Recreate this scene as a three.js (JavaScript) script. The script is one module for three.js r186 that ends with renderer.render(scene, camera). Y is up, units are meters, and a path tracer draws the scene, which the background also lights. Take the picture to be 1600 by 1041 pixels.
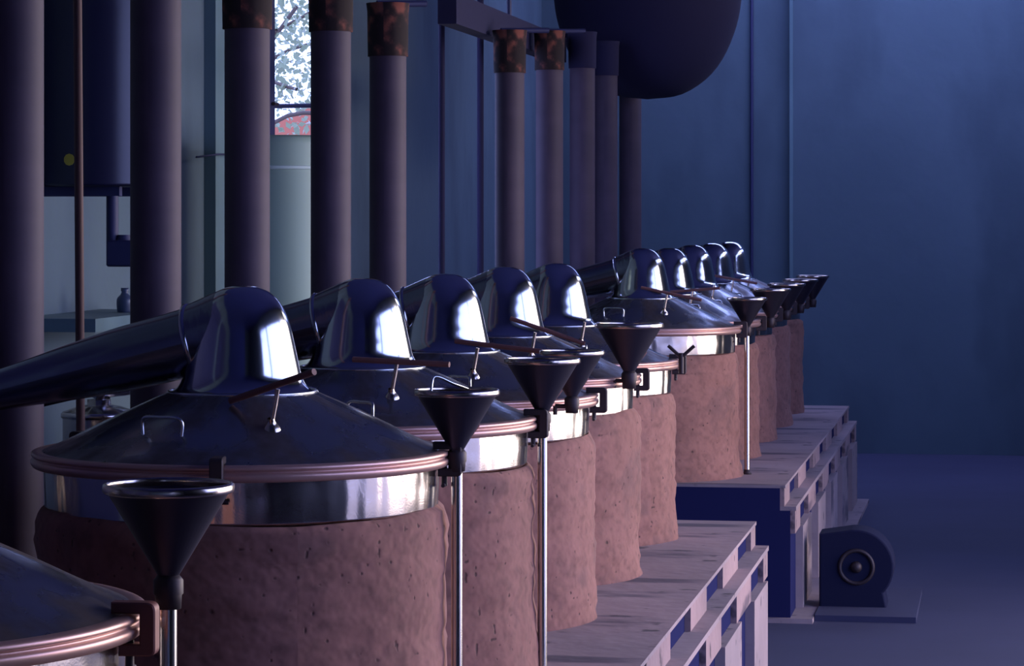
import * as THREE from 'three';
import { mergeGeometries, mergeVertices } from 'three/addons/utils/BufferGeometryUtils.js';
import { RoundedBoxGeometry } from 'three/addons/geometries/RoundedBoxGeometry.js';
import { RectAreaLightUniformsLib } from 'three/addons/lights/RectAreaLightUniformsLib.js';

// ------------------------------------------------------------------ camera, sky, light, exposure
// x: to the right of the camera's line along the row, y up, z = -(distance along the row). Floor at y = 0.
const EYE = 1.69;
const scene = new THREE.Scene();
const camera = new THREE.PerspectiveCamera(2 * Math.atan(520.5 / 4500) * 180 / Math.PI, 1600 / 1041, 0.1, 300);
camera.position.set(0, EYE, 0);
camera.rotation.y = 9.648 * Math.PI / 180;
camera.setViewOffset(1600, 1041, 0, 182.5, 1600, 1041);
const renderer = new THREE.WebGLRenderer({ antialias: true });
renderer.toneMapping = THREE.LinearToneMapping;
renderer.toneMappingExposure = 1.0;
renderer.shadowMap.enabled = true;
scene.background = new THREE.Color().setRGB(1.85, 2.3, 5.2);        // bright hazy sky
RectAreaLightUniformsLib.init();
// open bays in the right-hand wall: [near end, far end, sill, lintel]
const WALL_R = 2.0, LINTEL = 3.1;
const BAYS = [[3.45, 4.75, 1.25, LINTEL], [4.87, 8.0, 0.15, LINTEL], [8.12, 11.0, 0.15, LINTEL], [11.12, 13.2, 0.15, LINTEL]];
// area lamp added outside the bays for warm light, with an unseen wall behind
const YARD_LAMP = { x: 6.6, d: 13.2, y: 2.4, w: 11, h: 5 };
{
  const l = new THREE.RectAreaLight(new THREE.Color().setRGB(1.0, 0.9, 0.82), 8, YARD_LAMP.w, YARD_LAMP.h);
  l.position.set(YARD_LAMP.x, YARD_LAMP.y, -YARD_LAMP.d); l.lookAt(YARD_LAMP.x - 1, YARD_LAMP.y, -YARD_LAMP.d + 0.75); scene.add(l);
}

// ------------------------------------------------------------------ helpers
let seed = 7;
const rnd = () => { seed = (seed * 1664525 + 1013904223) >>> 0; return seed / 4294967296; };
const names = new Map();
function numbered(n) { const k = names.get(n) || 0; names.set(n, k + 1); return k ? n + '_' + String(k).padStart(3, '0') : n; }
function mesh(name, geo, mat, parent) {
  const m = new THREE.Mesh(geo, mat); m.name = parent && parent !== scene ? name : numbered(name);
  m.castShadow = m.receiveShadow = true; (parent || scene).add(m); return m;
}
function thing(name, label, category, pos = [0, 0, 0], group) {
  const g = new THREE.Group(); g.name = numbered(name); g.position.set(...pos); scene.add(g);
  g.userData = { label, category }; if (group) g.userData.group = group; return g;
}
function tag(o, label, category, group) { o.userData.label = label; o.userData.category = category; if (group) o.userData.group = group; return o; }
function struct(o, label) { o.userData.kind = 'structure'; if (label) o.userData.label = label; return o; }
function box(x0, x1, y0, y1, z0, z1) {                                 // uv in metres
  const g = new THREE.BoxGeometry(x1 - x0, y1 - y0, z1 - z0); g.translate((x0 + x1) / 2, (y0 + y1) / 2, (z0 + z1) / 2);
  const p = g.attributes.position, n = g.attributes.normal, u = g.attributes.uv;
  for (let i = 0; i < p.count; i++) {
    if (Math.abs(n.getX(i)) > 0.5) u.setXY(i, p.getZ(i), p.getY(i));
    else if (Math.abs(n.getY(i)) > 0.5) u.setXY(i, p.getX(i), p.getZ(i));
    else u.setXY(i, p.getX(i), p.getY(i));
  }
  return g;
}
function rbox(w, h, d, r = 0.004) { return new RoundedBoxGeometry(w, h, d, 2, r); }
function lathe(pts, seg = 64) {                                        // uv in metres
  const v = pts.map((p) => new THREE.Vector2(p[0], p[1]));
  const g = new THREE.LatheGeometry(v, seg);
  let len = 0; const acc = [0]; for (let i = 1; i < v.length; i++) { len += v[i].distanceTo(v[i - 1]); acc.push(len); }
  const rm = Math.max(...v.map((a) => a.x)), u = g.attributes.uv, n = v.length;
  for (let i = 0; i < u.count; i++) u.setXY(i, u.getX(i) * 2 * Math.PI * rm, acc[i % n]);
  return g;
}
function smooth(pts, n) {                                              // spline through profile points
  const c = new THREE.CatmullRomCurve3(pts.map((p) => new THREE.Vector3(p[0], p[1], 0)), false, 'centripetal');
  return c.getSpacedPoints(n).map((p) => [Math.max(0, p.x), p.y]);
}
function tube(points, r, seg = 24, rad = 10) {
  const c = new THREE.CatmullRomCurve3(points.map((p) => new THREE.Vector3(...p)), false, 'centripetal');
  return new THREE.TubeGeometry(c, seg, r, rad, false);
}
function bar(a, b, r, rad = 12) {
  const A = new THREE.Vector3(...a), B = new THREE.Vector3(...b), d = B.clone().sub(A);
  const g = new THREE.CylinderGeometry(r, r, d.length(), rad);
  g.applyQuaternion(new THREE.Quaternion().setFromUnitVectors(new THREE.Vector3(0, 1, 0), d.clone().normalize()));
  g.translate((A.x + B.x) / 2, (A.y + B.y) / 2, (A.z + B.z) / 2); return g;
}
function sweep(points, radii, seg = 48, rad = 32) {                    // tube of changing radius
  const c = new THREE.CatmullRomCurve3(points.map((p) => new THREE.Vector3(...p)), false, 'centripetal');
  const g = new THREE.TubeGeometry(c, seg, 1, rad, false), p = g.attributes.position;
  for (let i = 0; i <= seg; i++) {
    const t = i / seg, ctr = c.getPointAt(t), f = t * (radii.length - 1), k = Math.min(radii.length - 2, Math.floor(f));
    const r = radii[k] + (radii[k + 1] - radii[k]) * (f - k);
    for (let j = 0; j <= rad; j++) {
      const q = i * (rad + 1) + j, v = new THREE.Vector3().fromBufferAttribute(p, q).sub(ctr).multiplyScalar(r).add(ctr);
      p.setXYZ(q, v.x, v.y, v.z);
    }
  }
  g.computeVertexNormals(); return g;
}
const merge = (list) => mergeGeometries(list.map((g) => (g.index ? g.toNonIndexed() : g)));

// periodic value noise for textures and shapes
const PERM = new Uint16Array(512); { const a = [...Array(256).keys()]; for (let i = 255; i > 0; i--) { const j = Math.floor(rnd() * (i + 1)); [a[i], a[j]] = [a[j], a[i]]; } for (let i = 0; i < 512; i++) PERM[i] = a[i & 255]; }
const RV = new Float32Array(256); for (let i = 0; i < 256; i++) RV[i] = rnd();
function vn(x, y, px, py, s = 0) {
  const xi = Math.floor(x), yi = Math.floor(y), fx = x - xi, fy = y - yi, u = fx * fx * (3 - 2 * fx), v = fy * fy * (3 - 2 * fy);
  const h = (a, b) => RV[PERM[(PERM[(((a % px) + px) % px) & 255] + (((b % py) + py) % py) + s * 37) & 255]];
  const a = h(xi, yi), b = h(xi + 1, yi), c = h(xi, yi + 1), d = h(xi + 1, yi + 1);
  return a + (b - a) * u + (c - a) * v + (a - b - c + d) * u * v;
}
function fbm(x, y, f, oct, s = 0, fy = f) { let t = 0, a = 0.5, n = 0; for (let o = 0; o < oct; o++) { t += a * vn(x * f, y * fy, f, fy, s + o); n += a; a *= 0.5; f *= 2; fy *= 2; } return t / n; }
function texture(size, fn, { srgb = false, metres = 1 } = {}) {
  const d = new Uint8Array(size * size * 4);
  for (let j = 0; j < size; j++) for (let i = 0; i < size; i++) {
    const c = fn(i / size, j / size), k = (j * size + i) * 4;
    for (let q = 0; q < 3; q++) d[k + q] = Math.max(0, Math.min(255, Math.round((Array.isArray(c) ? c[q] : c) * 255)));
    d[k + 3] = 255;
  }
  const t = new THREE.DataTexture(d, size, size); t.wrapS = t.wrapT = THREE.RepeatWrapping; t.magFilter = THREE.LinearFilter; t.minFilter = THREE.LinearMipmapLinearFilter; t.generateMipmaps = true;
  if (srgb) t.colorSpace = THREE.SRGBColorSpace; t.repeat.set(1 / metres, 1 / metres); t.needsUpdate = true; return t;
}
const mixc = (a, b, t) => { t = Math.max(0, Math.min(1, t)); return [0, 1, 2].map((i) => a[i] + (b[i] - a[i]) * t); };
const sm = (a, b, x) => { x = Math.max(0, Math.min(1, (x - a) / (b - a))); return x * x * (3 - 2 * x); };

// ------------------------------------------------------------------ materials
const S = (o) => new THREE.MeshStandardMaterial(o);
const rgb = (r, g, b) => new THREE.Color().setRGB(r, g, b);
const dentTex = texture(512, (x, y) => 0.6 * fbm(x, y, 4, 3, 3) + 0.4 * fbm(x, y, 14, 2, 9, 3), { metres: 0.6 });
const smudgeTex = texture(512, (x, y) => 0.35 + 0.65 * sm(0.3, 0.75, fbm(x, y, 6, 5, 5)), { metres: 0.5 });
const dustTex = texture(512, (x, y) => { const d = sm(0.3, 0.8, fbm(x, y, 5, 6, 12)); return mixc([0.6, 0.61, 0.63], [0.42, 0.37, 0.37], d); }, { srgb: true, metres: 0.6 });
const dustRough = texture(512, (x, y) => 0.18 + 0.42 * sm(0.3, 0.8, fbm(x, y, 5, 6, 12)), { metres: 0.6 });
const streakTex = texture(512, (x, y) => 0.65 * fbm(x, y, 10, 3, 17, 1) + 0.35 * fbm(x, y, 5, 4, 23, 4), { metres: 0.9 });
const M = {};
M.head = S({ color: rgb(0.55, 0.55, 0.58), metalness: 1, roughness: 0.13, bumpMap: dentTex, bumpScale: 0.0012 });
M.lid = S({ map: dustTex, metalness: 0.92, roughness: 1, roughnessMap: dustRough, bumpMap: dentTex, bumpScale: 0.0012 });
M.collar = S({ color: rgb(0.6, 0.53, 0.5), metalness: 1, roughness: 0.2, bumpMap: streakTex, bumpScale: 0.02 });
M.rim = S({ color: rgb(0.6, 0.36, 0.31), metalness: 0.7, roughness: 0.42 });
M.arm = S({ color: rgb(0.22, 0.23, 0.3), metalness: 1, roughness: 0.22, bumpMap: dentTex, bumpScale: 0.001 });
M.steelPipe = S({ color: rgb(0.6, 0.55, 0.5), metalness: 1, roughness: 0.22 });
M.funnel = S({ color: rgb(0.075, 0.065, 0.085), metalness: 0.85, roughness: 0.38 });
M.funnelRim = S({ color: rgb(0.6, 0.5, 0.44), metalness: 1, roughness: 0.2 });
M.iron = S({ color: rgb(0.05, 0.035, 0.04), metalness: 0.5, roughness: 0.55 });
M.redIron = S({ color: rgb(0.2, 0.07, 0.06), metalness: 0.3, roughness: 0.5 });
M.wood = S({ color: rgb(0.2, 0.085, 0.08), roughness: 0.6 });
M.wire = S({ color: rgb(0.6, 0.6, 0.62), metalness: 1, roughness: 0.25 });
const clayTex = texture(1024, (x, y) => {
  const n = fbm(x, y, 5, 6, 21), f = fbm(x, y, 60, 3, 31), pit = sm(0.8, 0.9, fbm(x, y, 70, 2, 44));
  let c = mixc([0.52, 0.35, 0.31], [0.62, 0.43, 0.39], n * 1.4 - 0.2); c = mixc(c, [0.4, 0.29, 0.28], 0.5 * sm(0.55, 0.8, fbm(x, y, 9, 4, 61)));
  c = mixc(c, [0.36, 0.25, 0.22], 0.6 * f * f); return mixc(c, [0.22, 0.15, 0.14], pit * 0.6);
}, { srgb: true, metres: 1.1 });
const clayBump = texture(512, (x, y) => 0.6 * fbm(x, y, 8, 5, 21) + 0.4 * fbm(x, y, 50, 2, 31) - 0.3 * sm(0.8, 0.9, fbm(x, y, 70, 2, 44)), { metres: 1.1 });
M.clay = S({ map: clayTex, roughness: 0.95, bumpMap: clayBump, bumpScale: 0.006 });
const concTex = texture(1024, (x, y) => {
  const n = fbm(x, y, 4, 6, 71), streak = sm(0.5, 0.72, fbm(x, y, 3, 6, 81, 10)), spot = sm(0.68, 0.85, fbm(x, y, 24, 4, 91));
  let c = mixc([0.54, 0.47, 0.48], [0.68, 0.58, 0.58], n * 1.4 - 0.2); c = mixc(c, [0.3, 0.26, 0.31], 0.85 * streak); return mixc(c, [0.16, 0.14, 0.17], 0.6 * spot);
}, { srgb: true, metres: 1.6 });
const concBump = texture(512, (x, y) => 0.7 * fbm(x, y, 8, 5, 71) + 0.3 * fbm(x, y, 40, 3, 31), { metres: 1.6 });
M.concrete = S({ map: concTex, roughness: 0.92, bumpMap: concBump, bumpScale: 0.006 });
M.mortar = S({ map: concTex, color: rgb(1.0, 0.9, 0.86), roughness: 0.95, bumpMap: concBump, bumpScale: 0.01 });
const wallTex = texture(1024, (x, y) => {
  const n = fbm(x, y, 3, 6, 101), d = sm(0.5, 0.72, fbm(x, y, 5, 5, 111, 2));
  let c = mixc([0.29, 0.36, 0.42], [0.34, 0.41, 0.47], n * 1.4 - 0.2); return mixc(c, [0.24, 0.3, 0.36], 0.5 * d);
}, { srgb: true, metres: 3.1 });
const wallBump = texture(512, (x, y) => fbm(x, y, 20, 4, 121), { metres: 3.1 });
M.wall = S({ map: wallTex, roughness: 0.85, bumpMap: wallBump, bumpScale: 0.004 });
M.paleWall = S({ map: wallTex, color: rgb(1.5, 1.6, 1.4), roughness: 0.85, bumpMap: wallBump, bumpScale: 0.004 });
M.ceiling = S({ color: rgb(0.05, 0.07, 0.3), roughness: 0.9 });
const floorTex = texture(512, (x, y) => mixc([0.17, 0.17, 0.28], [0.22, 0.22, 0.34], fbm(x, y, 4, 6, 131)), { srgb: true, metres: 2.2 });
M.floor = S({ map: floorTex, roughness: 0.85 });
const fluTex = texture(512, (x, y) => mixc([0.4, 0.36, 0.45], [0.52, 0.47, 0.55], fbm(x, y, 3, 6, 141, 9)), { srgb: true, metres: 0.8 });
M.flue = S({ map: fluTex, color: rgb(0.3, 0.23, 0.27), roughness: 0.7 });
const rustTex = texture(512, (x, y) => { const n = fbm(x, y, 6, 6, 151); return mixc([0.13, 0.07, 0.08], [0.5, 0.27, 0.22], sm(0.45, 0.72, n)); }, { srgb: true, metres: 0.4 });
M.rust = S({ map: rustTex, roughness: 0.9, bumpMap: dentTex, bumpScale: 0.006 });
M.rustPipe = S({ color: rgb(0.11, 0.055, 0.06), roughness: 0.7 });
M.dark = S({ color: rgb(0.022, 0.024, 0.09), roughness: 0.6 });
M.nearBlack = S({ color: rgb(0.014, 0.011, 0.045), roughness: 0.95 });
M.blackTank = S({ color: rgb(0.015, 0.016, 0.05), roughness: 0.3 });
M.paleTank = S({ color: rgb(0.32, 0.43, 0.36), roughness: 0.45 });
M.paleBand = S({ color: rgb(0.6, 0.72, 0.7), roughness: 0.4 });
M.yellow = S({ color: rgb(0.5, 0.42, 0.05), roughness: 0.6 });
M.batten = S({ color: rgb(0.2, 0.16, 0.19), roughness: 0.8 });
M.shadedCore = new THREE.MeshPhysicalMaterial({ color: rgb(0.02, 0.021, 0.075), roughness: 1, specularIntensity: 0.05 });  // bench recesses and end faces: their shade put into the colour
M.casing = new THREE.MeshPhysicalMaterial({ color: rgb(0.01, 0.011, 0.035), roughness: 0.8, specularIntensity: 0.3 });
M.bottle = S({ color: rgb(0.05, 0.07, 0.13), roughness: 0.3 });
M.leaf = new THREE.MeshPhysicalMaterial({ color: rgb(0.24, 0.29, 0.17), roughness: 1, transmission: 0.35, thickness: 0, side: THREE.DoubleSide });
M.bark = S({ color: rgb(0.1, 0.075, 0.06), roughness: 0.95 });
M.roof = S({ color: rgb(0.38, 0.12, 0.07), roughness: 0.9 });
M.whitewash = S({ color: rgb(0.8, 0.76, 0.7), roughness: 0.9 });
M.houseWall = S({ color: rgb(0.5, 0.45, 0.38), roughness: 0.9 });
M.earth = S({ color: rgb(0.36, 0.3, 0.24), roughness: 1 });

// ------------------------------------------------------------------ the room
const ord4 = ['first', 'second', 'third', 'fourth'];
const XL = -3.3, XR = WALL_R, DN = -4, DF = 20.7, H = 4.2, T = 0.2;
const zz = (d) => -d;
struct(mesh('floor', box(XL - T, XR + T, -0.2, 0, -DF - T, -DN + T), M.floor), 'dark cement floor');
// roof with an unseen rooflight added to brighten the end wall: [x0, x1, near, far]
const ADDED_ROOFLIGHTS = [[-2.5, 1.8, 18.4, 20.4]];
{
  const g = []; let d = DN - T;
  for (const [x0, x1, a, b] of ADDED_ROOFLIGHTS) { g.push(box(XL - T, XR + T, H, H + 0.15, -a, -d), box(XL - T, x0, H, H + 0.15, -b, -a), box(x1, XR + T, H, H + 0.15, -b, -a)); d = b; }
  g.push(box(XL - T, XR + T, H, H + 0.15, -DF - T, -d));
  struct(mesh('ceiling', merge(g), M.ceiling), 'dark blue ceiling above the still house');
}
const WIN = [12.74, 14.42, 1.25, 3.15];
const CLER = [3.3, 3.95];                                             // open strip under the eaves, added to light the end wall
struct(mesh('wall_left', merge([
  box(XL - T, XL, 0, H, -WIN[0], -DN + T), box(XL - T, XL, 0, H, -DF - T, -WIN[1]),
  box(XL - T, XL, 0, WIN[2], -WIN[1], -WIN[0]), box(XL - T, XL, WIN[3], H, -WIN[1], -WIN[0]),
]), M.wall), 'teal painted wall behind the flue pipes');
{
  const g = [box(XR, XR + T, 0, H, -3.45, -0.2), box(XR, XR + T, LINTEL, H, -0.2, 3.6), box(XR, XR + T, 0, H, 3.6, -DN + T), box(XR, XR + T, 0, CLER[0], -DF - T, -13.2), box(XR, XR + T, CLER[1], H, -DF - T, -13.2)];  // entrance opening behind the viewer, added for blue fill light
  BAYS.forEach(([d0, d1, y0, y1], i) => {
    g.push(box(XR, XR + T, 0, y0, -d1, -d0), box(XR, XR + T, y1, H, -d1, -d0));
    if (i) g.push(box(XR, XR + T, 0, H, -d0, -BAYS[i - 1][1]));
  });
  struct(mesh('wall_right', merge(g), M.wall), 'open-sided wall of bays and posts toward the bright yard');
}
struct(mesh('wall_back', box(XL - T, XR + T, 0, H, -DN, -DN + T), M.wall), 'wall behind the viewer');
struct(mesh('wall_added_partition', box(0.5, XR, 0, H, -0.42, -0.3), M.wall), 'unseen partition added to hide the entrance from the domes');  // added to keep the entrance out of the dome reflections
struct(mesh('wall_end', box(XL - T, -1.49, 0, H, -DF - T, -DF), M.wall), 'teal wall at the far end of the room');
struct(mesh('wall_end_projection', box(-1.49, XR + T, 0, H, -DF - T, -DF + 0.06), M.wall), 'projecting part of the far end wall');
struct(mesh('highlight_trim_2', box(-1.495, -1.47, 0, H, -DF + 0.055, -DF + 0.066), M.paleWall), 'pale strip painting the lit highlight along the worn corner edge of the far wall');  // lit edge of the corner put into the colour of a pale strip
tag(mesh('wall_conduit', merge([bar([-1.77, 0, -DF + 0.015], [-1.77, H, -DF + 0.015], 0.012)]), M.dark), 'thin dark conduit running up the far end wall', 'conduit');
{ const g = box(-YARD_LAMP.w / 2, YARD_LAMP.w / 2, -0.25, YARD_LAMP.y + YARD_LAMP.h / 2, -0.25, -0.05), w = struct(mesh('wall_added_yard', g, M.whitewash), 'unseen whitewashed wall added behind the yard lamp');  // added backing for the yard lamp, out of view
  w.position.set(YARD_LAMP.x, 0, -YARD_LAMP.d); w.rotation.y = Math.atan2(-1, 0.75); }
struct(mesh('ground', box(-60, 60, -0.6, -0.25, -90, 30), M.earth), 'bare earth outside');

// unseen dark plank panels added to darken what the domes mirror on the left
[[-3.4, -1.2], [-0.9, 1.3], [1.6, 3.8], [4.1, 6.3]].forEach(([a, b], i) => {
  const w = struct(new THREE.Group(), `unseen dark plank panel added for the steel to mirror, ${ord4[i]} along the left wall outside the view`); w.name = `added_door_${i + 1}`; scene.add(w);
  const n = 6, pw = (b - a) / n;
  for (let k = 0; k < n; k++) mesh('plank', box(XL, XL + 0.035, 0.02, 3.1, -a - pw * (k + 1) + 0.004, -a - pw * k - 0.004), M.dark, w);
  for (const y of [0.5, 2.6]) mesh('batten', box(XL + 0.035, XL + 0.06, y, y + 0.12, -b, -a), M.dark, w);
  mesh('door_handle', bar([XL + 0.075, 1.1, -b + 0.12], [XL + 0.075, 1.3, -b + 0.12], 0.012), M.iron, w);
});
// pale pier with its batten, switch box and wire
struct(mesh('trim_1', box(XL, XL + 0.05, 0, H, -12.05, -11.7), M.paleWall), 'pale painted pier beside the window');
{
  const t = thing('wall_switch_box', 'dark switch box on a batten on the pale pier beside the window', 'switch box', [XL + 0.05, 0, -12.0]);
  mesh('batten', box(0, 0.015, 1.75, 2.9, -0.03, 0.03), M.batten, t);
  const b = mesh('box', rbox(0.06, 0.2, 0.07).translate(0.04, 2.28, 0), M.dark, t); mesh('knob', new THREE.SphereGeometry(0.014, 12, 8).translate(0.075, 2.2, 0), M.dark, b);
  mesh('wire', tube([[0.03, 1.93, 0.7], [0.03, 1.95, 0.25], [0.03, 1.935, 0], [0.03, 1.9, -0.1]], 0.004), M.dark, t);
}
// window with frame, shutter and bars
{
  const [d0, d1, y0, y1] = WIN;
  const w = struct(new THREE.Group(), 'barred window open to the trees outside'); w.name = 'window_1'; scene.add(w);
  mesh('window_frame', merge([box(XL - 0.12, XL - 0.06, y0, y1, -d0 - 0.05, -d0), box(XL - 0.12, XL - 0.06, y0, y1, -d1, -d1 + 0.05), box(XL - 0.12, XL - 0.06, y1 - 0.05, y1, -d1, -d0), box(XL - 0.12, XL - 0.06, y0, y0 + 0.05, -d1, -d0)]), M.dark, w);
  for (const y of [1.55, 1.87, 2.19, 2.73, 3.0]) mesh('window_bar', bar([XL - 0.09, y, -d0], [XL - 0.09, y + 0.07, -d1], 0.011), M.dark, w);
  const s = mesh('shutter', box(XL + 0.005, XL + 0.04, y0, y1, -d0, -d0 + 0.14), M.dark, w); mesh('shutter_hook', bar([XL + 0.05, 2.2, -d0 - 0.01], [XL + 0.05, 2.2, -d0 + 0.07], 0.008), M.iron, s);
}

// ------------------------------------------------------------------ benches with furnace mouths
const BY = 0.57, BX = -0.887, LX = -0.842;
function bench(name, label, D0, D1, stills) {
  const t = thing(name, label, 'bench', [0, 0, 0]);
  const xb = -2.36;
  mesh('top_slab', box(xb, BX, BY - 0.012, BY, -D1, -D0), M.concrete, t);
  mesh('core_wall', box(xb, BX - 0.022, BY - 0.105, BY - 0.012, -D1, -D0), M.shadedCore, t);
  mesh('lower_wall', box(xb, LX - 0.024, 0, BY - 0.105, -D1, -D0), M.shadedCore, t);
  mesh('ledge', box(BX - 0.022, LX, BY - 0.105, BY - 0.088, -D1, -D0), M.concrete, t);
  const mouths = stills.map((s) => [s - 0.12, s + 0.4]).map(([a, b]) => [Math.max(D0, a), Math.min(D1 - 0.12, b)]);
  let d = D0;
  const solid = []; for (const [a, b] of mouths) { if (a > d + 0.02) solid.push([d, a]); d = b; } if (d < D1 - 0.02) solid.push([d, D1]);
  for (const [a, b] of solid) {
    mesh('riser_block', box(BX - 0.022, BX - 0.004, BY - 0.088, BY - 0.012, -b, -a), M.mortar, t);
    mesh('lower_block', box(LX - 0.024, LX - 0.004, BY - 0.2, BY - 0.105, -b, -a), M.mortar, t);
  }
  mouths.forEach(([a, b]) => mesh('pier', box(LX - 0.024, LX + 0.008, 0, BY - 0.2, -b - 0.05, -a), M.concrete, t));
  mesh('footing', box(BX - 0.25, LX + 0.07, 0, 0.02, -D1 - 0.02, -D0 + 0.03), M.concrete, t);
  return t;
}
const NEAR = [3.6], MID = [5.75, 6.88, 7.94, 8.92, 9.98], FAR = [12.43, 13.46, 14.48, 15.5, 16.52];
bench('furnace_bench', 'concrete furnace bench under the row of five stills in the middle', 5.2, 10.57, MID);
bench('furnace_bench', 'concrete furnace bench of the far row beyond the gap', 12.0, 17.1, FAR);
bench('furnace_bench', 'concrete furnace bench in the near left corner under the foreground still', 0.4, 4.15, [1.5, 2.55, 3.6]);

// ------------------------------------------------------------------ clay furnaces
function noise3(a, b, s) { return fbm(a, b, 8, 3, s) - 0.5; }
function furnace(x, d, top, label, s) {
  const h = top - BY, prof = [];
  const R = 0.42, n = 26;
  for (let i = 0; i <= n; i++) { const v = i / n; prof.push([R + 0.014 * Math.pow(1 - v, 6), v * (h - 0.03)]); }
  prof.push([R - 0.005, h - 0.012], [R - 0.016, h - 0.002], [R - 0.022, h], [0.40, h - 0.01], [0.3, h - 0.012], [0, h - 0.012]);
  const g = lathe(prof, 96), p = g.attributes.position, N = prof.length;
  for (let i = 0; i < p.count; i++) {
    const k = i % N, j = Math.floor(i / N) % 96, a = j / 96;
    if (k > n + 3) continue;
    const w = 0.022 * noise3(a, k / 40, s) + 0.012 * (fbm(a, k / 26, 24, 2, s + 3) - 0.5), r = Math.hypot(p.getX(i), p.getZ(i));
    p.setX(i, p.getX(i) * (r + w) / r); p.setZ(i, p.getZ(i) * (r + w) / r);
    if (k > n - 3) p.setY(i, p.getY(i) + 0.03 * (fbm(a, 0.3, 6, 3, s + 5) - 0.5));
  }
  const m2 = mergeVertices(g); m2.computeVertexNormals();
  const m = mesh('clay_furnace', m2, M.clay); m.position.set(x, BY, -d); m.rotation.y = s * 1.7;
  return tag(m, label, 'furnace', 'clay furnaces');
}

// ------------------------------------------------------------------ stills
// all heights relative to the rim
const lidProfile = smooth([[0.418, 0.006], [0.405, 0.013], [0.36, 0.032], [0.295, 0.064], [0.216, 0.101], [0.15, 0.13]], 28);
const headProfile = smooth([[0.15, 0.129], [0.136, 0.137], [0.124, 0.155], [0.114, 0.195], [0.105, 0.237], [0.095, 0.276], [0.08, 0.308], [0.056, 0.333], [0.03, 0.344], [0.0, 0.347]], 56);
const G = {};
G.lid = lathe(lidProfile, 96);
G.head = lathe(headProfile, 96);
G.seam = new THREE.TorusGeometry(0.151, 0.0035, 8, 64).rotateX(Math.PI / 2).translate(0, 0.13, 0);
G.collar = lathe([[0, -0.108], [0.39, -0.108], [0.4, -0.106], [0.402, -0.1], [0.404, -0.06], [0.405, -0.02]], 96);
G.rim = lathe(smooth([[0.4, -0.02], [0.424, -0.02], [0.43, -0.014], [0.431, -0.006], [0.425, 0.0], [0.43, 0.004], [0.429, 0.01], [0.42, 0.013], [0.4, 0.011]], 40), 96);
{
  const a = new THREE.Vector3(-1, -0.25, 0).normalize();
  const P = (s) => [0 + a.x * s, 0.245 + a.y * (s - 0.05), 0];
  G.arm = sweep([P(0.04), P(0.1), P(0.2), P(0.4), P(0.6), P(0.8), P(0.95), [-0.998, 0.012, 0], [-1.01, -0.015, 0]], [0.076, 0.07, 0.067, 0.058, 0.046, 0.036, 0.032, 0.03, 0.03, 0.03], 56);
  const fl = new THREE.TorusGeometry(0.074, 0.007, 10, 48), fp = P(0.105);
  fl.rotateY(Math.PI / 2); fl.rotateZ(Math.atan(0.25)); fl.translate(fp[0], fp[1], fp[2]); G.flange = fl;
  const st = new THREE.CylinderGeometry(0.076, 0.09, 0.08, 40, 1, true); st.rotateZ(Math.PI / 2 + Math.atan(0.25)); const sp = P(0.068); st.translate(sp[0], sp[1], sp[2]); G.stub = st;
}
{
  const s = new THREE.Shape(); s.moveTo(0.4, 0.028); s.lineTo(0.445, 0.028); s.quadraticCurveTo(0.455, 0.028, 0.455, 0.018); s.lineTo(0.455, -0.03); s.quadraticCurveTo(0.455, -0.038, 0.447, -0.038); s.lineTo(0.41, -0.038); s.lineTo(0.41, -0.026); s.lineTo(0.438, -0.026); s.lineTo(0.438, 0.017); s.lineTo(0.4, 0.017); s.closePath();
  G.clamp = new THREE.ExtrudeGeometry(s, { depth: 0.022, bevelEnabled: true, bevelSize: 0.002, bevelThickness: 0.002, bevelSegments: 1 }).translate(0, 0, -0.011);
  G.screw = merge([bar([0.42, -0.06, 0], [0.42, -0.02, 0], 0.006), bar([0.42, -0.058, -0.02], [0.42, -0.058, 0.02], 0.004)]);
}
G.handle = tube([[0.3, 0.058, -0.045], [0.3, 0.085, -0.046], [0.303, 0.093, -0.04], [0.303, 0.095, 0], [0.303, 0.093, 0.04], [0.3, 0.085, 0.046], [0.3, 0.058, 0.045]], 0.0035, 40, 8);
G.lugFoot = lathe(smooth([[0.021, -0.008], [0.015, 0.004], [0.009, 0.013], [0.007, 0.022]], 12), 20).rotateX(0.33);
G.lugStrap = bar([0, 0.012, 0], [0.012, 0.078, 0], 0.005);

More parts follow.
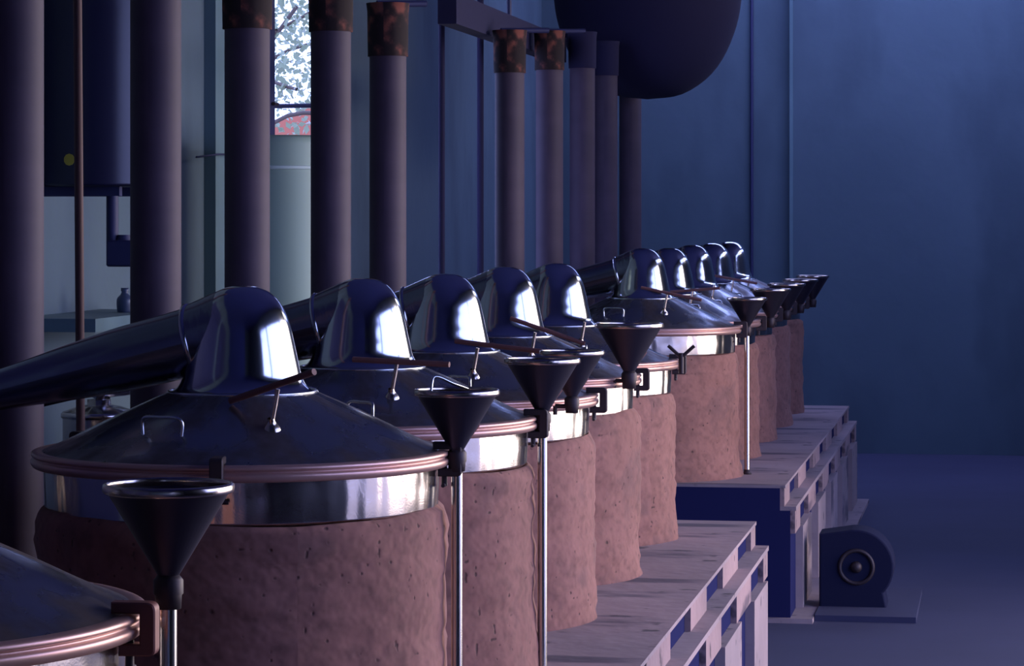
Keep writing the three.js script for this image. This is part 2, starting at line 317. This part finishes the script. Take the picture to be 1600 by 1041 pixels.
function still(x, d, rimY, label, o = {}) {
  const t = thing('distillation_still', label, 'still', [x, rimY, -d], 'domed steel stills');
  const pot = mesh('pot', G.collar, M.collar, t); mesh('pot_rim', G.rim, M.rim, pot); pot.rotation.y = o.turn || 0;
  const lid = mesh('lid', G.lid, M.lid, t); lid.rotation.y = (o.turn || 0) * 2;
  const head = mesh('head', G.head, M.head, t); mesh('seam', G.seam, M.wire, head);
  const arm = mesh('vapour_arm', G.arm, M.arm, t); mesh('flange', G.flange, M.head, arm); mesh('stub', G.stub, M.arm, arm);
  for (const a of [0.04, -1.42, 1.75, 2.75]) { const c = mesh('clamp', G.clamp, a > 0 && a < 1 && o.red ? M.redIron : M.iron, t); c.rotation.y = a; mesh('clamp_screw', G.screw, M.iron, c); }
  for (const a of o.handles || [-1.86, 0.86]) { const h = mesh('lid_handle', G.handle, M.wire, t); h.rotation.y = a; }
  // lug on the lid and the loose lever lying on it
  const lx = 0.125, lz = 0.245, lh = 0.072;
  const lug = mesh('lug', merge([G.lugFoot, G.lugStrap].map((g) => { const q = g.clone(); q.deleteAttribute('uv'); return q; })), M.funnelRim, t); lug.position.set(lx, lh, lz);
  if (o.lever) {
    const [sx, sy, yaw, len] = o.lever; const g = bar([-len / 2, -sy, -yaw], [len / 2, sy, yaw], 0.0068, 10);
    const l = mesh('lever', g, M.wood, t); l.position.set(lx + sx, lh + 0.083, lz);
  }
  return t;
}
const ord = ['first', 'second', 'third', 'fourth', 'fifth'];
const levers = { mid: [[0, 0.033, 0.06, 0.2], [0.022, -0.004, 0.02, 0.24], [0.07, -0.012, 0.03, 0.25], [0.05, -0.037, 0.02, 0.235], null], far: [[0.03, -0.026, 0.01, 0.26], [0.02, 0.01, 0.02, 0.24], null, [0.02, -0.02, 0.03, 0.24], null] };
const rims = { near: [1.158], mid: [1.2, 1.192, 1.182, 1.185, 1.179], far: [1.205, 1.195, 1.2, 1.2, 1.2] };
const X0 = -1.54;
const rowsOf = [['near', NEAR, () => 'the near left corner, cut by the frame'], ['mid', MID, (i) => `${ord[i]} from the front in the middle row of five`], ['far', FAR, (i) => `${ord[i]} from the front in the far row of five`]];
let n = 0;
for (const [row, list, where] of rowsOf) list.forEach((d, i) => {
  const w = row === 'near' ? 'in ' + where(i) : where(i), rimY = rims[row][i];
  furnace(X0, d, rimY - 0.1, `brown clay furnace drum ${row === 'near' ? 'of the still ' : ''}${w}`, 3 + n);
  still(X0, d, rimY, `shiny domed steel still ${w}`, { turn: n * 0.9, lever: (levers[row] || [])[i], red: row === 'near', handles: row === 'near' ? [2.2] : undefined });
  n++;
});

// ------------------------------------------------------------------ funnels on drain pipes
G.cone = lathe([[0.012, 0], [0.013, 0.012], [0.083, 0.128], [0.084, 0.128], [0.081, 0.126], [0.010, 0.012], [0.009, 0]], 48);
G.coneRim = lathe(smooth([[0.0825, 0.124], [0.087, 0.126], [0.087, 0.136], [0.083, 0.138], [0.081, 0.134], [0.0815, 0.126]], 20), 48);
G.neck = lathe([[0.0, -0.03], [0.017, -0.03], [0.018, -0.012], [0.02, -0.01], [0.02, 0.008], [0.014, 0.016], [0, 0.016]], 24);
G.bail = tube([[-0.04, 0.134, 0.07], [-0.035, 0.165, 0.06], [0.0, 0.15, 0.03], [0.02, 0.138, -0.01]], 0.003, 30, 6);
function funnel(x, d, y, label, { pipe = true, scale = 1, turn = 0, bail = false, bottom = BY } = {}) {
  const t = thing('drain_funnel', label, 'funnel', [x, bottom, -d], 'drain funnels at the rims of the stills'), h = y - bottom;
  const c = mesh('funnel_cone', G.cone, M.funnel, t); c.position.y = h; c.scale.setScalar(scale); c.rotation.y = turn;
  mesh('funnel_rim', G.coneRim, M.funnelRim, c);
  for (const a of [-0.85, 0.85]) { const b = mesh('brace', bar([0.016, 0.022, 0], [0.052, 0.062, 0], 0.003, 8), M.redIron, c); b.rotation.y = -Math.PI / 2 + Math.PI + a; }
  if (bail) mesh('bail', G.bail, M.wire, c);
  const nk = mesh('neck', G.neck, M.iron, t); nk.position.y = h; nk.scale.setScalar(scale);
  if (pipe) { mesh('drain_pipe', new THREE.CylinderGeometry(0.0115, 0.0115, h - 0.025, 20).translate(0, (h - 0.025) / 2, 0), M.steelPipe, t); mesh('foot', lathe([[0, 0], [0.02, 0], [0.02, 0.006], [0.014, 0.01], [0.013, 0.02], [0, 0.02]], 20), M.iron, t); }
  else mesh('hook', merge([bar([-0.045, -0.012, 0], [0, -0.012, 0], 0.006), bar([-0.045, -0.012, 0], [-0.045, -0.035, 0], 0.006)]).translate(0, h, 0), M.iron, t);
  return t;
}
funnel(-1.097, 3.715, 1.196, 'large dark funnel on a steel pipe beside the near left still', { turn: 0.3 });
funnel(-1.095, 5.77, 1.2, 'dark funnel with a wire bail on a pipe beside the first middle still', { bail: true });
funnel(-1.1, 6.91, 1.2, 'dark funnel on a pipe beside the second middle still', { scale: 1.06 });
funnel(-1.09, 12.5, 1.2, 'dark funnel on a pipe beside the first far still', {});
funnel(-1.13, 7.6, 1.195, 'dark funnel hooked to the rim of the third middle still', { pipe: false });
funnel(-1.12, 8.72, 1.2, 'wide dark funnel hooked to the rim of the fourth middle still', { pipe: false, scale: 1.2 });
[['second', 1], ['third', 2], ['fourth', 3], ['fifth', 4]].forEach(([o, i]) => funnel(-1.07, FAR[i] + 0.08, 1.2, `dark funnel hooked to the rim of the ${o} far still`, { scale: 1.1, pipe: false }));
{
  const t = thing('funnel_holder', 'empty black forked funnel holder at the rim of the fifth middle still', 'holder', [-1.085, 1.15, -9.85]);
  mesh('stem', bar([0, 0, 0], [0, 0.07, 0], 0.009), M.iron, t);
  for (const s of [-1, 1]) mesh('fork', bar([0, 0.055, 0], [s * 0.045, 0.095, 0], 0.006), M.iron, t);
}

// ------------------------------------------------------------------ condensers behind the stills
const condenserShape = lathe(smooth([[0.1, 0.0], [0.104, 0.2]], 4).concat([[0.104, 1.12], [0.109, 1.125], [0.109, 1.135], [0.104, 1.14], [0.06, 1.155], [0.034, 1.16], [0.034, 1.175], [0, 1.175]]), 48);
for (const [row, list, where] of rowsOf) list.forEach((d, i) => {
  const t = thing('condenser_drum', row === 'near' ? 'steel condenser drum at the arm of the foreground still' : `steel condenser drum at the arm of the ${ord[i]} ${row === 'mid' ? 'middle' : 'far'} still`, 'condenser', [-2.55, 0, -d], 'steel condenser drums');
  const cb = mesh('body', condenserShape, M.collar, t); cb.scale.y = (rims[row][i] - 0.017) / 1.175; mesh('band', new THREE.TorusGeometry(0.105, 0.004, 8, 48).rotateX(Math.PI / 2).translate(0, 0.95, 0), M.wire, t);
});

// ------------------------------------------------------------------ flue pipes
const FX = -2.166, flueD = [6.13, 7.22, 8.14, 9.2, 10.09, 12.68, 13.83, 14.94, 15.84, 16.92];
flueD.forEach((d, i) => {
  const far = i > 4, t = thing('flue_pipe', `tall grey flue pipe, ${ord[i % 5]} from the left in the ${far ? 'far' : 'near'} group of five`, 'flue pipe', [FX, BY, -d], 'flue pipes');
  const top = [2.36, 2.36, 2.295, 2.354, 2.322, 2.39, 2.46, 2.525, 2.53, 2.5][i], r = 0.066;
  mesh('pipe', lathe([[0, 0], [r, 0], [r, top - BY], [0, top - BY]], 40), M.flue, t);
  mesh('base_collar', lathe([[r, 0], [r + 0.02, 0], [r + 0.018, 0.05], [r, 0.06]], 40), M.clay, t);
  {
    const cap = mesh('rusted_sleeve', lathe([[r, top - BY - 0.06], [r + 0.006, top - BY - 0.06], [r + 0.008, top - BY + 0.1], [r + 0.012, top - BY + 0.13], [r - 0.01, top - BY + 0.13], [r - 0.01, top - BY - 0.02]], 40), i > 6 ? M.nearBlack : M.rust, t);
    cap.userData.label = i > 6 ? 'sooty sheet sleeve' : 'rusted sheet sleeve';
    if (i < 7) mesh('stay_bar', bar([-0.04, top - BY + 0.13, 0], [i > 4 ? 0.16 : 0.12, top - BY + 0.135, -0.1], 0.012), M.dark, t);
  }
});
// near-black rounded form over the last flues
{
  const t = thing('rounded_form', 'large rounded near-black form over the last far flue pipes', 'dark_form', [-2.0, 0, -16.4]);
  mesh('dark_form', lathe(smooth([[0, 2.36], [0.2, 2.39], [0.38, 2.52], [0.5, 2.75], [0.54, 3.0], [0.5, 3.3], [0.3, 3.5]], 30), 48), M.nearBlack, t);
  mesh('form_pipe', new THREE.CylinderGeometry(0.3, 0.3, 0.75, 32).translate(0, 3.83, 0), M.nearBlack, t);
}
// overhead rail, its posts
tag(mesh('overhead_rail', box(-2.34, -2.26, 2.5, 2.63, -15.0, -11.9), M.nearBlack), 'dark overhead rail sloping away above the flue pipes', 'rail');
tag(mesh('steel_post', bar([-2.6, 0, -13.32], [-2.6, H, -13.32], 0.015), M.nearBlack), 'thin dark post left of the pair standing clear of the wall', 'post', 'thin posts');
tag(mesh('steel_post', bar([-2.6, 0, -14.34], [-2.6, H, -14.34], 0.017), M.nearBlack), 'thin dark post right of the pair standing clear of the wall', 'post', 'thin posts');
tag(mesh('hanger_rod', bar([-2.3, 2.63, -13.45], [-2.305, H, -13.45], 0.012), M.dark), 'short dark hanger rod holding the overhead rail', 'rod');
// left: brown riser pipe, black overhead tank, ledge, bottle, pale tank
tag(mesh('riser_pipe', bar([-2.4, 0, -7.34], [-2.42, 2.6, -7.34], 0.012), M.rustPipe), 'thin rust-brown riser pipe in front of the black overhead tank', 'pipe');
{
  const t = thing('overhead_tank', 'black glossy overhead tank with a yellow sticker, high at the left', 'tank', [-2.88, 0, -9.0]);
  mesh('tank_body', lathe([[0, 1.785], [0.2, 1.785], [0.212, 1.795], [0.212, 3.1], [0.2, 3.12], [0, 3.14]], 56), M.blackTank, t);
  const a = -0.2; mesh('sticker', new THREE.CylinderGeometry(0.019, 0.019, 0.004, 10).rotateX(Math.PI / 2).translate(0, 1.87, 0.213).rotateY(a), M.yellow, t).userData.label = 'round yellow sticker';
  mesh('outlet_pipe', bar([0.05, 1.55, 0.05], [0.05, 1.8, 0.05], 0.02), M.dark, t);
  const v = mesh('valve', rbox(0.12, 0.085, 0.08, 0.008).translate(0.1, 1.57, 0.05), M.dark, t); mesh('valve_knob', new THREE.CylinderGeometry(0.02, 0.026, 0.02, 14).translate(0.09, 1.62, 0.05), M.dark, v);
  for (const z of [-0.12, 0.12]) mesh('bracket', merge([box(-0.42, 0.1, 1.755, 1.785, z - 0.015, z + 0.015)].map((g) => { g.deleteAttribute('uv'); return g; })), M.dark, t);
}
{
  const t = mesh('ledge_shelf', box(XL, XL + 0.3, 1.3, 1.345, -10.3, -9.3), M.paleWall); tag(t, 'pale wall ledge under the small bottle at left', 'ledge');
  const b = mesh('bottle', lathe(smooth([[0, 0], [0.026, 0], [0.028, 0.01], [0.028, 0.05], [0.014, 0.066], [0.012, 0.076]], 16).concat([[0.014, 0.077], [0.014, 0.088], [0, 0.088]]), 24), M.bottle);
  b.position.set(-3.1, 1.345, -9.95); tag(b, 'small dark bottle standing on the wall ledge', 'bottle');
}
{
  const t = thing('water_tank', 'pale green round water tank in front of the barred window', 'water tank', [-2.86, 0, -11.35]);
  mesh('tank_body', lathe([[0, 0], [0.2, 0], [0.2, 1.98], [0.194, 2.0], [0.18, 2.015], [0, 2.02]], 56), M.paleTank, t);
  mesh('hoop', new THREE.TorusGeometry(0.2, 0.008, 8, 56).rotateX(Math.PI / 2).translate(0, 1.885, 0), M.paleBand, t);
}
// dark blower housing on a plinth beside the far bench
{
  const s = mesh('floor_plinth', box(-0.77, -0.35, 0, 0.025, -13.0, -12.06), M.floor); tag(s, 'low cement plinth on the floor beside the far bench', 'plinth');
  const t = thing('blower_housing', 'dark round-topped machine housing on the low plinth beside the far bench', 'machine', [-0.61, 0.025, -12.45]);
  const sh = new THREE.Shape(); sh.moveTo(-0.15, 0); sh.lineTo(-0.15, 0.3); sh.lineTo(-0.02, 0.32); sh.absarc(-0.0, 0.17, 0.15, Math.PI / 2, -Math.PI / 4, true); sh.lineTo(0.12, 0); sh.closePath();
  mesh('casing', new THREE.ExtrudeGeometry(sh, { depth: 0.2, bevelEnabled: true, bevelSize: 0.008, bevelThickness: 0.008, bevelSegments: 2, curveSegments: 20 }).translate(0, 0, -0.1), M.casing, t);
  const p = mesh('inlet_ring', new THREE.TorusGeometry(0.07, 0.009, 8, 32).translate(0, 0.17, 0.11), M.iron, t); mesh('hub', new THREE.SphereGeometry(0.025, 16, 10).translate(0, 0.17, 0.11), M.iron, p);
}

// ------------------------------------------------------------------ outside the window: trees and a house
function tree(x, d, h, r, label, s) {
  seed = 1000 + s;
  const t = thing('tree', label, 'tree', [x, -0.25, -d], 'trees outside the window');
  mesh('trunk', sweep([[0, 0, 0], [0.1, h * 0.3, 0], [-0.1, h * 0.6, 0.1], [0.1, h * 0.9, 0]], [0.14, 0.1, 0.07, 0.03], 20, 10), M.bark, t);
  const leaves = [], leaf = new THREE.BufferGeometry();
  leaf.setAttribute('position', new THREE.Float32BufferAttribute([0, 0, 0, 0.5, 0.05, 0.35, 1, 0, 0, 0.5, -0.05, -0.35], 3)); leaf.setIndex([0, 1, 2, 0, 2, 3]); leaf.computeVertexNormals();
  for (let b = 0; b < 15; b++) {
    const a = rnd() * 6.28, e = rnd() * 2 - 0.8, rr = r * (0.35 + 0.6 * rnd()), c = [Math.cos(a) * rr, h * 0.72 + e * r * 0.8, Math.sin(a) * rr];
    mesh('branch', tube([[0, h * (0.45 + 0.2 * rnd()), 0], [c[0] * 0.5, (c[1] + h * 0.6) / 2 + 0.1, c[2] * 0.5], c], 0.02, 10, 6), M.bark, t);
    const cr = r * (0.25 + 0.15 * rnd());
    for (let k = 0; k < 120; k++) {
      const q = leaf.clone(), sz = 0.06 + 0.07 * rnd(); q.scale(sz, sz, sz); q.rotateX(rnd() * 6.28); q.rotateY(rnd() * 6.28); q.rotateZ(rnd() * 6.28);
      const u = new THREE.Vector3(rnd() - 0.5, rnd() - 0.5, rnd() - 0.5).normalize().multiplyScalar(cr * Math.cbrt(rnd())); q.translate(c[0] + u.x, c[1] + u.y, c[2] + u.z); leaves.push(q);
    }
  }
  mesh('foliage', mergeGeometries(leaves), M.leaf, t).userData.kind = 'stuff';
}
tree(-7.2, 26, 4.4, 1.4, 'leafy tree seen through the window, the nearer one', 1);
tree(-8.9, 32, 5.6, 1.7, 'leafy tree seen through the window behind the nearer one', 2);
{
  const t = thing('house', 'distant house with a red roof beyond the trees', 'house', [-9.89, -0.25, -44]);
  mesh('house_wall', box(-2, 2, 0, 2.6, -2, 2), M.houseWall, t);
  const sh = new THREE.Shape(); sh.moveTo(-2.4, 0); sh.lineTo(0, 1.1); sh.lineTo(2.4, 0); sh.closePath();
  mesh('roof', new THREE.ExtrudeGeometry(sh, { depth: 4.6, bevelEnabled: false }).translate(0, 2.6, -2.3), M.roof, t);
}
renderer.render(scene, camera);
